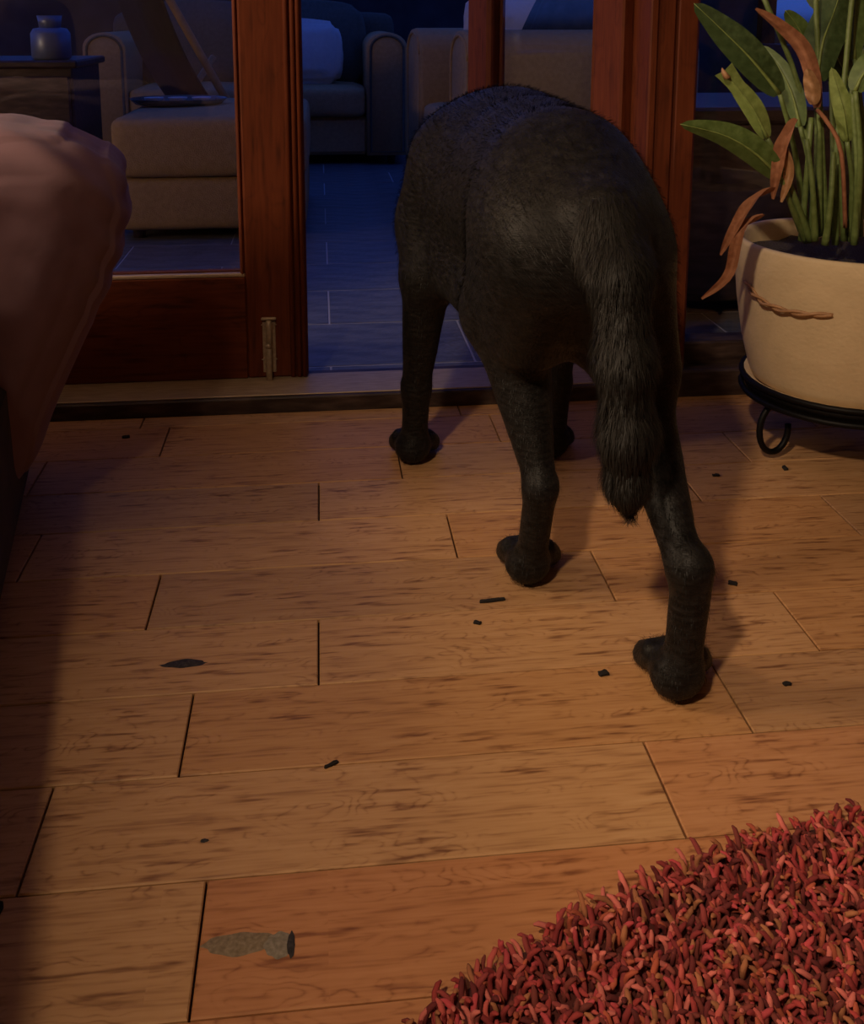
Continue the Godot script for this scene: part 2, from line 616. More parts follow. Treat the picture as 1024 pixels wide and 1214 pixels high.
func floor_planks() -> void:
	var fl := structure("floor")
	box("subfloor", Vector3(-0.25, -0.066, -0.15), Vector3(5.1, 0.12, 3.6), M.grout, fl, 0.001)
	var first := -1.8415
	var wide := 0.13007
	var long := 0.60169
	# where the joint of each row that the photograph shows lies, by its row
	var joints := {2: 0.126, 3: -0.012, 4: 0.183, 5: -0.227, 6: 0.589, 7: -0.1528, 8: -0.2739, 9: -0.1111}
	for k in range(0, 26):
		var z0 := first + (k - 1) * wide
		var z1 := z0 + wide
		if k == 0:
			z0 = -1.893
		if z1 > 1.6:
			z1 = 1.6
		if z0 > 1.55:
			break
		var j: float = joints.get(k, rng.randf() * long)
		var x := j - long * 5
		while x < 2.2:
			var a := maxf(x, -2.7)
			var b := minf(x + long, 2.2)
			if b - a > 0.02:
				var tone: int = [0, 1, 0, 3, 1][rng.randi_range(0, 4)]
				if k == 9:
					tone = 2 if (a + b) / 2 > -0.1 else 0
				elif k == 8:
					tone = 4 if (a + b) / 2 > 0.33 else 0
				elif k == 10:
					tone = 2
				obj("plank", plank_mesh(a + 0.0011, b - 0.0011, z0 + 0.0008, z1 - 0.0008), M["plank%d" % tone], fl)
			x += long
	# knots in the wood, a little proud of the boards
	knot(fl, Vector3(-0.171, 0, -1.116), Vector2(0.028, 0.0085), M.knot, 2.0)
	knot(fl, Vector3(-0.078, 0, -0.733), Vector2(0.030, 0.011), M.knot_grey, 1.3)
	knot(fl, Vector3(-0.046, 0.0003, -0.728), Vector2(0.011, 0.0125), M.knot_pale, 1.0)
	knot(fl, Vector3(-0.0355, 0.0006, -0.727), Vector2(0.0034, 0.0125), M.knot, 1.4)
	knot(fl, Vector3(-0.118, 0, -0.845), Vector2(0.004, 0.0025), M.knot, 1.2)

func knot(parent: Node, at: Vector3, r: Vector2, m: Material, sharp: float) -> void:
	var b := MB.new(true)
	var n := 48
	var prev := []
	for ring: float in [0.0, 0.7, 1.0]:
		var cur := []
		for k in n:
			var a := TAU * k / n
			var w := 1.0 + 0.07 * sin(a * 3.0 + at.x * 40.0) + 0.05 * sin(a * 8.0 + 1.0)
			cur.append(at + Vector3(cos(a) * r.x * w * ring, 0.0009 - 0.0008 * ring * ring, signf(sin(a)) * pow(absf(sin(a)), sharp) * r.y * w * ring))
		if prev:
			for k in n:
				b.quad(prev[k], prev[(k + 1) % n], cur[(k + 1) % n], cur[k])
		prev = cur
	obj("knot", b.done(), m, parent)

# ---------------------------------------------------------------- conservatory shell
func conservatory() -> void:
	var fl := structure("floor_001")
	box("grout_bed", Vector3(0.1, -0.0612, -4.17), Vector3(5.4, 0.12, 4.26), M.tile_grout, fl, 0.001)
	for k in range(0, 14):
		var z1 := -2.15 - 0.3175 * (k - 1)
		var x := 0.3345 - 0.64 * 6 + (0.32 if k % 2 == 0 else 0.0)
		while x < 2.7:
			var a := maxf(x, -2.55) + 0.0018
			var b := minf(x + 0.64, 2.75) - 0.0018
			var zf := minf(z1, -2.045)
			if b - a > 0.03:
				box("floor_tile", Vector3((a + b) / 2, -0.005, (zf + z1 - 0.3175) / 2), Vector3(b - a, 0.01, zf - z1 + 0.3175 - 0.0044), M.tile, fl, 0.0015)
			x += 0.64
	var w := structure("wall_far")
	box("dwarf_wall", Vector3(0.1, 0.42, -6.35), Vector3(5.4, 0.96, 0.12), M.far_wall, w)
	for i in 6:
		box("mullion", Vector3(-2.5 + 1.04 * i, 1.6, -6.35), Vector3(0.09, 1.4, 0.09), M.stile, w)
	box("head_rail", Vector3(0.1, 2.32, -6.35), Vector3(5.4, 0.1, 0.1), M.rail, w)
	for i in 5:
		box("pane", Vector3(-1.98 + 1.04 * i, 1.585, -6.35), Vector3(0.95, 1.37, 0.006), M.glass, w, 0.0)
	for s: float in [-1.0, 1.0]:
		w = structure("wall_far_left" if s < 0 else "wall_far_right")
		var x := 0.1 + s * 2.7
		box("dwarf_wall", Vector3(x, 0.27, -4.2), Vector3(0.12, 0.66, 4.3), M.far_wall, w)
		for i in 5:
			box("mullion", Vector3(x, 1.45, -2.1 - 1.04 * i), Vector3(0.09, 1.7, 0.09), M.stile, w)
		box("head_rail", Vector3(x, 2.32, -4.2), Vector3(0.1, 0.1, 4.3), M.rail, w)
		for i in 4:
			box("pane", Vector3(x, 1.43, -2.62 - 1.04 * i), Vector3(0.006, 1.67, 0.95), M.glass, w, 0.0)
	w = structure("ceiling_001")
	for i in 7:
		box("rafter", Vector3(-2.6 + 0.9 * i, 2.45, -4.2), Vector3(0.07, 0.1, 4.4), M.rail, w)
	for i in 6:
		box("pane", Vector3(-2.15 + 0.9 * i, 2.45, -4.2), Vector3(0.83, 0.008, 4.3), M.glass, w, 0.0)

# ---------------------------------------------------------------- doors, frames, threshold
# one glazed leaf: x from the node to its far edge, y up, the room face at local -z or +z by side
func leaf(t: Node3D, W: float, stile_w: float, side: float) -> void:
	var H := 1.98
	var T := 0.05
	for x: float in [stile_w / 2, W - stile_w / 2]:
		box("stile", Vector3(x, H / 2, 0), Vector3(stile_w, H, T), M.stile, t, 0.004)
	var gw := W - 2 * stile_w
	box("bottom_rail", Vector3(W / 2, 0.105, 0), Vector3(gw, 0.21, T), M.rail, t, 0.002)
	box("top_rail", Vector3(W / 2, H - 0.055, 0), Vector3(gw, 0.11, T), M.rail, t, 0.002)
	var y0 := 0.21
	var y1 := H - 0.11
	box("pane", Vector3(W / 2, (y0 + y1) / 2, 0), Vector3(gw + 0.006, y1 - y0 + 0.006, 0.006), M.glass, t, 0.0)
	# glazing beads round the pane on both faces
	for s: float in [-1.0, 1.0]:
		var z := s * (T / 2 - 0.009)
		box("glazing_bead", Vector3(stile_w + 0.005, (y0 + y1) / 2, z), Vector3(0.01, y1 - y0, 0.014), M.stile, t, 0.004)
		box("glazing_bead", Vector3(W - stile_w - 0.005, (y0 + y1) / 2, z), Vector3(0.01, y1 - y0, 0.014), M.stile, t, 0.004)
		box("glazing_bead", Vector3(W / 2, y0 + 0.004, z), Vector3(gw, 0.008, 0.014), M.strip if s == side else M.rail, t, 0.002)
		box("glazing_bead", Vector3(W / 2, y1 - 0.004, z), Vector3(gw, 0.008, 0.014), M.rail, t, 0.002)

func doors() -> void:
	# left leaf, shut: right edge at x = -0.032, room face at z = -2
	var d := structure("door_1", Vector3(-0.752, 0.033, -2.025))
	leaf(d, 0.72, 0.121, 1.0)
	# moulded cover strip along the meeting stile: three rounded reeds
	for x: float in [0.690, 0.7025, 0.713]:
		obj("moulding", MB.new(true).tube([Vector3(x, 0.002, 0.026), Vector3(x, 1.978, 0.026)], [0.0056], 10).done(), M.stile, d)
	# drop bolt at the foot of the stile
	var bx := 0.643
	var bolt := box("bolt_plate", Vector3(bx, 0.065, 0.0265), Vector3(0.026, 0.105, 0.003), M.steel, d, 0.001)
	obj("bolt_rod", MB.new(true).box(Vector3(bx, 0.098, 0.034), Vector3(0.012, 0.05, 0.012), 0.003).done(), M.steel, bolt)
	obj("bolt_rod", MB.new(true).box(Vector3(bx - 0.001, 0.036, 0.036), Vector3(0.0125, 0.078, 0.014), 0.003).done(), M.steel, bolt)
	obj("bolt_knob", MB.new(true).lathe([Vector2(0, 0.006), Vector2(0.005, 0.004), Vector2(0.0065, 0), Vector2(0.005, -0.004), Vector2(0, -0.006)], 14, Vector3(bx - 0.001, 0.072, 0.041)).done(), M.steel, bolt)
	for s: Vector2 in [Vector2(-1, 0.114), Vector2(1, 0.114), Vector2(-1, 0.042), Vector2(1, 0.042)]:
		obj("screw", MB.new(true).lathe([Vector2(0, 0.0018), Vector2(0.003, 0.001), Vector2(0.0036, 0), Vector2(0, 0)], 10, Vector3(bx + s.x * 0.0125, s.y - 0.002, 0.029)).done(), M.steel, bolt)
	box("bolt_staple", Vector3(bx, 0.125, 0.030), Vector3(0.030, 0.006, 0.008), M.steel, d, 0.002)
	# right leaf, swung out into the conservatory by seventy degrees; its room face starts at x = 0.6
	var a := deg_to_rad(110.0)
	var n := Vector3(sin(a), 0, cos(a))
	var d2 := structure("door_2", Vector3(0.600, 0.033, -2.0) + n * 0.025, a)
	leaf(d2, 0.65, 0.1, -1.0)
	for y: float in [0.25, 1.0, 1.75]:
		obj("hinge", MB.new(true).tube([Vector3(-0.004, y - 0.05, 0.025), Vector3(-0.004, y + 0.05, 0.025)], [0.006], 10).done(), M.steel, d2)
	# frame: jambs, post and head
	var t := structure("trim_1")
	box("jamb", Vector3(0.632, 1.05, -1.955), Vector3(0.016, 2.04, 0.11), M.stile, t, 0.003)
	box("jamb", Vector3(0.658, 1.05, -1.962), Vector3(0.036, 2.04, 0.116), M.stile, t, 0.004)
	t = structure("trim_2")
	box("jamb", Vector3(-0.80, 1.05, -1.97), Vector3(0.09, 2.04, 0.13), M.stile, t, 0.004)
	t = structure("trim_3")
	box("head", Vector3(0.36, 2.045, -1.97), Vector3(2.4, 0.06, 0.13), M.rail, t, 0.004)
	# threshold with a pale strip on top
	t = structure("trim_4")
	box("sill", Vector3(-0.07, 0.0, -1.9695), Vector3(1.50, 0.06, 0.15), M.dark_wood, t, 0.003)
	box("threshold_strip", Vector3(-0.07, 0.0308, -1.962), Vector3(1.40, 0.0035, 0.115), M.strip, t, 0.0015)
	# the fixed side window beside the door
	var w := structure("window_1")
	box("frame", Vector3(0.7, 1.05, -1.955), Vector3(0.046, 2.04, 0.10), M.stile, w, 0.006)
	box("frame", Vector3(1.53, 1.05, -1.955), Vector3(0.06, 2.04, 0.10), M.stile, w, 0.006)
	box("sill", Vector3(1.11, 0.024, -1.95), Vector3(0.88, 0.06, 0.115), M.dark_wood, w, 0.004)
	box("bottom_rail", Vector3(1.11, 0.075, -1.965), Vector3(0.79, 0.05, 0.06), M.dark_wood, w, 0.004)
	box("pane", Vector3(1.11, 1.06, -1.965), Vector3(0.80, 1.93, 0.006), M.glass, w, 0.0)

# ---------------------------------------------------------------- the dog
# in its own space: x to its right, y up, -z towards its head
func dog() -> void:
	var t := thing("dog", "large black smooth coated dog seen from behind, stepping towards the open doorway, tail hanging", "dog", Vector3(0.30, 0, -1.39), deg_to_rad(6.6))
	var s := BodySkin.new(0.008, Vector3(-0.28, -0.01, -0.92), Vector3(0.28, 0.74, 0.48))
	var B := func(a: Vector3, b: Vector3, ra: float, rb: float, k := 0.03, wide := 1.0) -> void:
		s.bone(Vector3(a.x, a.y, a.z), Vector3(b.x, b.y, b.z), ra, rb, k, wide)
	# trunk
	B.call(Vector3(-0.028, 0.512, 0.27), Vector3(-0.024, 0.530, 0.16), 0.076, 0.094, 0.06, 0.96)
	B.call(Vector3(-0.024, 0.530, 0.16), Vector3(-0.004, 0.515, 0.0), 0.094, 0.108, 0.08, 0.94)
	B.call(Vector3(-0.004, 0.515, 0.0), Vector3(0.012, 0.487, -0.15), 0.108, 0.138, 0.09, 0.91)
	B.call(Vector3(0.012, 0.487, -0.15), Vector3(0.012, 0.472, -0.25), 0.138, 0.13, 0.06, 0.89)
	B.call(Vector3(-0.066, 0.37, -0.19), Vector3(-0.062, 0.352, -0.02), 0.052, 0.044, 0.06)
	B.call(Vector3(0.066, 0.385, -0.18), Vector3(0.042, 0.368, 0.0), 0.056, 0.048, 0.06)
	B.call(Vector3(0, 0.56, -0.22), Vector3(0, 0.562, -0.12), 0.054, 0.05, 0.08, 1.0)
	# neck and lowered head
	B.call(Vector3(0, 0.51, -0.28), Vector3(0.025, 0.47, -0.48), 0.10, 0.078, 0.06)
	B.call(Vector3(0.025, 0.46, -0.52), Vector3(0.025, 0.43, -0.58), 0.078, 0.07, 0.04)
	B.call(Vector3(0.025, 0.425, -0.6), Vector3(0.025, 0.365, -0.70), 0.046, 0.036, 0.04)
	# shoulders and front legs
	var LF := Vector3(-0.119, 0, -0.277)
	var RF := Vector3(0.119, 0, -0.245)
	for q: Array in [[LF, -1.0], [RF, 1.0]]:
		var p: Vector3 = q[0]
		var e: float = q[1]
		B.call(Vector3(e * 0.070, 0.53, -0.22), Vector3(e * 0.084, 0.42, -0.26), 0.060, 0.060, 0.05)
		B.call(Vector3(e * 0.084, 0.42, -0.26), Vector3(p.x - e * 0.014, 0.345, p.z + 0.065), 0.058, 0.048, 0.035)
		B.call(Vector3(p.x - e * 0.010, 0.335, p.z + 0.06), Vector3(p.x, 0.14, p.z + 0.025), 0.040, 0.023, 0.02)
		B.call(Vector3(p.x, 0.14, p.z + 0.025), Vector3(p.x, 0.045, p.z + 0.012), 0.024, 0.022, 0.015)
		paw(s, p, 0.26)
	# thighs and hind legs: the left one forward, the right one pushed back
	var LH := Vector3(-0.045, 0, 0.128)
	var RH := Vector3(0.044, 0, 0.390)
	B.call(Vector3(-0.060, 0.50, 0.20), Vector3(-0.066, 0.36, 0.06), 0.080, 0.056, 0.05)
	B.call(Vector3(-0.060, 0.48, 0.25), Vector3(-0.058, 0.36, 0.16), 0.072, 0.052, 0.05)
	B.call(Vector3(-0.062, 0.36, 0.08), Vector3(-0.046, 0.16, 0.175), 0.055, 0.0195, 0.03)
	B.call(Vector3(-0.048, 0.155, 0.182), Vector3(-0.047, 0.045, 0.15), 0.0215, 0.0205, 0.02)
	paw(s, LH, 0.34)
	B.call(Vector3(0.010, 0.495, 0.22), Vector3(0.052, 0.345, 0.17), 0.067, 0.052, 0.05)
	B.call(Vector3(0.010, 0.47, 0.27), Vector3(0.050, 0.34, 0.26), 0.060, 0.046, 0.05)
	B.call(Vector3(0.052, 0.35, 0.20), Vector3(0.038, 0.165, 0.41), 0.047, 0.0195, 0.03)
	B.call(Vector3(0.046, 0.165, 0.415), Vector3(0.044, 0.045, 0.405), 0.023, 0.021, 0.02)
	paw(s, RH, 0.36)
	# tail, hanging
	var tp := [Vector3(-0.032, 0.535, 0.32), Vector3(-0.035, 0.49, 0.375), Vector3(-0.034, 0.40, 0.395), Vector3(-0.030, 0.32, 0.40), Vector3(-0.026, 0.265, 0.395), Vector3(-0.020, 0.235, 0.39)]
	var tr := [0.042, 0.028, 0.025, 0.024, 0.018, 0.008]
	for i in tp.size() - 1:
		B.call(tp[i], tp[i + 1], tr[i], tr[i + 1], 0.02)
	var P := PackedVector3Array()
	var N := PackedVector3Array()
	obj("body", s.mesh(P, N), M.coat, t)
	# ears, eyes, nose
	for e: float in [-1.0, 1.0]:
		obj("ear", soft(Vector3(0.012, 0.06, 0.042), 0.011, 0.004, 0.002, 20.0, 3, 8, func(v: Vector3, _o: Vector3) -> Vector3: return v * Vector3(1, 1, 1.0 + v.y * 6.0) + Vector3(e * (0.072 - v.y * 0.2) + 0.025, 0.43, -0.55)), M.coat, t)
		var ey := SphereMesh.new()
		ey.radius = 0.012
		ey.height = 0.024
		var o := obj("eye", ey, M.eye, t)
		o.position = Vector3(0.025 + e * 0.042, 0.452, -0.635)
	obj("nose", soft(Vector3(0.02, 0.016, 0.014), 0.012, 0.002, 0.0, 1.0, 4, 8, func(v: Vector3, _o: Vector3) -> Vector3: return v + Vector3(0.025, 0.375, -0.735)), M.nose, t)
	# the coat: short hairs lying along the body, long ones on the tail
	var st := SurfaceTool.new()
	st.begin(Mesh.PRIMITIVE_TRIANGLES)
	st.set_smooth_group(0)
	var pr := []
	for i in 4:
		var u := i / 3.0
		pr.append([Vector3(-0.5 * (1.0 - u * 0.85), u, 0.22 * sin(u * 2.4)), Vector3(0.5 * (1.0 - u * 0.85), u, 0.22 * sin(u * 2.4))])
	for i in 3:
		for v: Vector3 in [pr[i][0], pr[i][1], pr[i + 1][1], pr[i][0], pr[i + 1][1], pr[i + 1][0]]:
			st.add_vertex(v)
	st.generate_normals()
	var blade := st.commit()
	blade.surface_set_material(0, M.hair)
	var tails := []
	for k in P.size():
		if P[k].z > 0.345 and P[k].y > 0.22 and P[k].x < 0.012:
			tails.append(k)
	var count := 90000
	var mm := MultiMesh.new()
	mm.transform_format = MultiMesh.TRANSFORM_3D
	mm.use_colors = true
	mm.mesh = blade
	mm.instance_count = count
	for i in count:
		var k: int = tails[rng.randi_range(0, tails.size() - 1)] if i < 26000 else rng.randi_range(0, P.size() - 1)
		var p := P[k]
		var nrm := N[k]
		var tail := i < 26000
		var flow := Vector3(0, -0.55, 1.0)
		if p.y < 0.36:
			flow = Vector3(0, -1, 0.25)
		if tail:
			flow = Vector3(0, -1, 0.12)
		var d := flow - nrm * flow.dot(nrm)
		if d.length() < 0.15:
			d += Vector3(rng.randf() - 0.5, -0.5, rng.randf() - 0.5)
			d -= nrm * d.dot(nrm)
		d = d.normalized() + Vector3(rng.randf() - 0.5, rng.randf() - 0.5, rng.randf() - 0.5) * 0.35
		d = (d + nrm * (0.02 + 0.10 * rng.randf())).normalized()
		var len := 0.010 + 0.006 * rng.randf()
		if tail:
			len = 0.014 + 0.011 * rng.randf()
		if p.y < 0.34 and not tail:
			len = 0.0065 + 0.003 * rng.randf()
		var x := d.cross(nrm).normalized()
		var z := x.cross(d)
		mm.set_instance_transform(i, Transform3D(Basis(x * (0.0006 if not tail else 0.0009), d * len, z * len), p - nrm * 0.001 + Vector3(rng.randf() - 0.5, rng.randf() - 0.5, rng.randf() - 0.5) * 0.006))
		var g := (0.010 if tail else 0.003) + 0.004 * rng.randf()
		mm.set_instance_color(i, Color(g * 1.18, g, g * 0.84))
	var fur := MultiMeshInstance3D.new()
	fur.name = "fur"
	fur.multimesh = mm
	fur.material_override = M.hair
	fur.set_meta("kind", "stuff")
	t.add_child(fur)

# a paw: a pad, four toes and the heel, turned by an angle about y
func paw(s: BodySkin, p: Vector3, turn: float) -> void:
	var b := Basis(Vector3.UP, -turn)
	s.bone(p + b * Vector3(0, 0.030, 0.015), p + b * Vector3(0, 0.026, -0.018), 0.027, 0.027, 0.015, 1.15)
	for i in 4:
		var x := -0.027 + 0.018 * i
		var mid := 1.0 - absf(i - 1.5) / 1.5
		s.bone(p + b * Vector3(x * 0.85, 0.034, -0.016), p + b * Vector3(x * 1.1, 0.0185, -0.036 - 0.012 * mid), 0.0165, 0.0165, 0.005)

# ---------------------------------------------------------------- pink sofa
func pink_sofa() -> void:
	var t := thing("sofa", "dusty pink sofa with a soft creased arm on a dark base, at the left", "sofa", Vector3(-0.51, 0, -1.55), deg_to_rad(10.0))
	# local: +x out of the sofa front, +z towards the camera
	var folds := noise(5, 3.0)
	var arm := soft(Vector3(0.42, 0.265, 0.19), 0.085, 0.012, 0.006, 4.0, 6, 64, func(v: Vector3, o: Vector3) -> Vector3:
		var h := (v.y + 0.265) / 0.53          # 0 at the bottom, 1 at the top
		var q := v
		var front := clampf((v.x + 0.42) / 0.84, 0.0, 1.0)
		q.x += front * (0.15 * smoothstep(0.0, 0.85, h) - 0.055 - 0.03 * smoothstep(0.85, 1.0, h))
		var r := Vector2(q.x - 0.24, v.y + 0.06).length()
		var wave := sin(r * TAU / 0.042 + 2.5 * folds.get_noise_3dv(v * 0.7)) * (0.55 + 0.45 * folds.get_noise_3dv(v * 0.9 + Vector3(9, 0, 0)))
		q += o * 0.0075 * wave * smoothstep(0.16, 0.24, r) * smoothstep(0.42, 0.62, h)
		return q + Vector3(-0.30, 0.328, 0.0))
	obj("arm", arm, M.pink, t)
	var arm2 := soft(Vector3(0.40, 0.25, 0.16), 0.13, 0.02, 0.012, 5.0, 8, 16, func(v: Vector3, _o: Vector3) -> Vector3: return v + Vector3(-0.42, 0.34, 1.62))
	obj("arm", arm2, M.pink, t)
	for i in 2:
		obj("seat_cushion", soft(Vector3(0.36, 0.09, 0.31), 0.06, 0.02, 0.008, 6.0, 20 + i, 14, func(v: Vector3, _o: Vector3) -> Vector3: return v + Vector3(-0.36, 0.36, 0.50 + 0.64 * i)), M.pink, t)
		obj("back_cushion", soft(Vector3(0.10, 0.22, 0.31), 0.08, 0.03, 0.008, 6.0, 30 + i, 14, func(v: Vector3, _o: Vector3) -> Vector3: return v + Vector3(-0.74, 0.60, 0.48 + 0.64 * i)), M.pink, t)
	obj("backrest", soft(Vector3(0.09, 0.36, 0.95), 0.06, 0.01, 0.008, 6.0, 40, 14, func(v: Vector3, _o: Vector3) -> Vector3: return v + Vector3(-0.90, 0.42, 0.80)), M.pink, t)
	box("base", Vector3(-0.41, 0.155, 0.86), Vector3(0.92, 0.235, 2.00), M.base_dark, t, 0.02)
	for x: float in [-0.82, -0.08]:
		for z: float in [-0.08, 1.80]:
			box("foot", Vector3(x, 0.02, z), Vector3(0.06, 0.04, 0.06), M.base_dark, t, 0.004)

# ---------------------------------------------------------------- shaggy rug
func rug() -> void:
	var c := Vector3(0.628, 0, 0.252)
	var R := 1.06
	var t := thing("rug", "round shaggy deep pile rug in mixed reds lying on the wooden floor", "rug", c)
	obj("backing", MB.new(true).lathe([Vector2(0, 0.008), Vector2(R - 0.01, 0.008), Vector2(R, 0.005), Vector2(R, 0.0005), Vector2(0, 0.0005)], 96).done(), M.rug_back, t)
	var yarn := MB.new(true).tube([Vector3(0, 0, 0), Vector3(0.0006, 0.009, 0), Vector3(0.003, 0.016, 0.0), Vector3(0.007, 0.021, 0.001), Vector3(0.0105, 0.0225, 0.001)], [0.0019, 0.0024, 0.0026, 0.0023, 0.0010], 6).done()
	yarn.surface_set_material(0, M.yarn)
	var reds := [Color(0.55, 0.16, 0.15), Color(0.45, 0.11, 0.11), Color(0.66, 0.27, 0.24), Color(0.58, 0.25, 0.16), Color(0.33, 0.07, 0.07), Color(0.72, 0.36, 0.32), Color(0.50, 0.17, 0.16), Color(0.63, 0.20, 0.22), Color(0.56, 0.33, 0.20), Color(0.40, 0.14, 0.11)]
	var at := []
	var step := 0.0060
	var n := int(R / step) + 1
	for i in range(-n, n + 1):
		for j in range(-n, n + 1):
			var p := Vector2(i + rng.randf() * 0.9, j + rng.randf() * 0.9) * step
			if p.length() < R - 0.004:
				at.append(p)
	var mm := MultiMesh.new()
	mm.transform_format = MultiMesh.TRANSFORM_3D
	mm.use_colors = true
	mm.mesh = yarn
	mm.instance_count = at.size()
	for i in at.size():
		var p: Vector2 = at[i]
		var edge := clampf((p.length() - R + 0.05) / 0.05, 0.0, 1.0)
		var out := Vector3(p.x, 0, p.y).normalized()
		var ax := Vector3(rng.randf() - 0.5, 0, rng.randf() - 0.5) * 0.9 + Vector3(out.z, 0, -out.x) * edge * 0.6
		var b := Basis(ax.normalized(), ax.length()) * Basis(Vector3.UP, rng.randf() * TAU)
		mm.set_instance_transform(i, Transform3D(b.scaled(Vector3(0.95, 0.72, 0.95) * (0.8 + 0.35 * rng.randf())), Vector3(p.x, 0.006, p.y)))
		var col: Color = reds[rng.randi_range(0, reds.size() - 1)]
		mm.set_instance_color(i, col.lightened(0.03).srgb_to_linear() * (0.85 + 0.4 * rng.randf()))
	var pile := MultiMeshInstance3D.new()
	pile.name = "pile"
	pile.multimesh = mm
	pile.material_override = M.yarn
	pile.set_meta("kind", "stuff")
	t.add_child(pile)

# ---------------------------------------------------------------- plant, pot and stand
# a point of the plant: how far right and up of the pot's centre line and how deep, in metres
func curve(ps: Array, n: int) -> Array:
	var c := Curve3D.new()
	for i in ps.size():
		var a: Vector3 = ps[maxi(i - 1, 0)]
		var b: Vector3 = ps[mini(i + 1, ps.size() - 1)]
		var tan := (b - a) / 6.0
		c.add_point(ps[i], -tan, tan)
	var out := []
	for i in n + 1:
		out.append(c.sample_baked(c.get_baked_length() * i / n, true))
	return out

# a blade along ps, folded about its midrib; wide at the middle, pointed at the tip
func blade_mesh(ps: Array, width: float, side: Vector3, fold: float, tipw := 0.0, n := 14, wave := 0.0) -> ArrayMesh:
	var b := MB.new(true)
	var c := curve(ps, n)
	var rows := []
	for i in n + 1:
		var u := float(i) / n
		var w := width * pow(sin(PI * clampf(0.06 + 0.94 * u, 0, 1)), 0.62) * (1.0 - 0.25 * u)
		w = maxf(w, tipw * u)
		var t: Vector3 = (c[mini(i + 1, n)] - c[maxi(i - 1, 0)]).normalized()
		var s := (side - t * side.dot(t)).normalized()
		var nr := t.cross(s)
		var row := []
		for j in 7:
			var v := (j - 3) / 3.0
			row.append(c[i] + s * v * w + nr * (absf(v) * fold * w + wave * w * sin(u * 17.0 + j)))
		rows.append(row)
	for i in n:
		for j in 6:
			b.quad(rows[i][j], rows[i][j + 1], rows[i + 1][j + 1], rows[i + 1][j])
	return b.done()

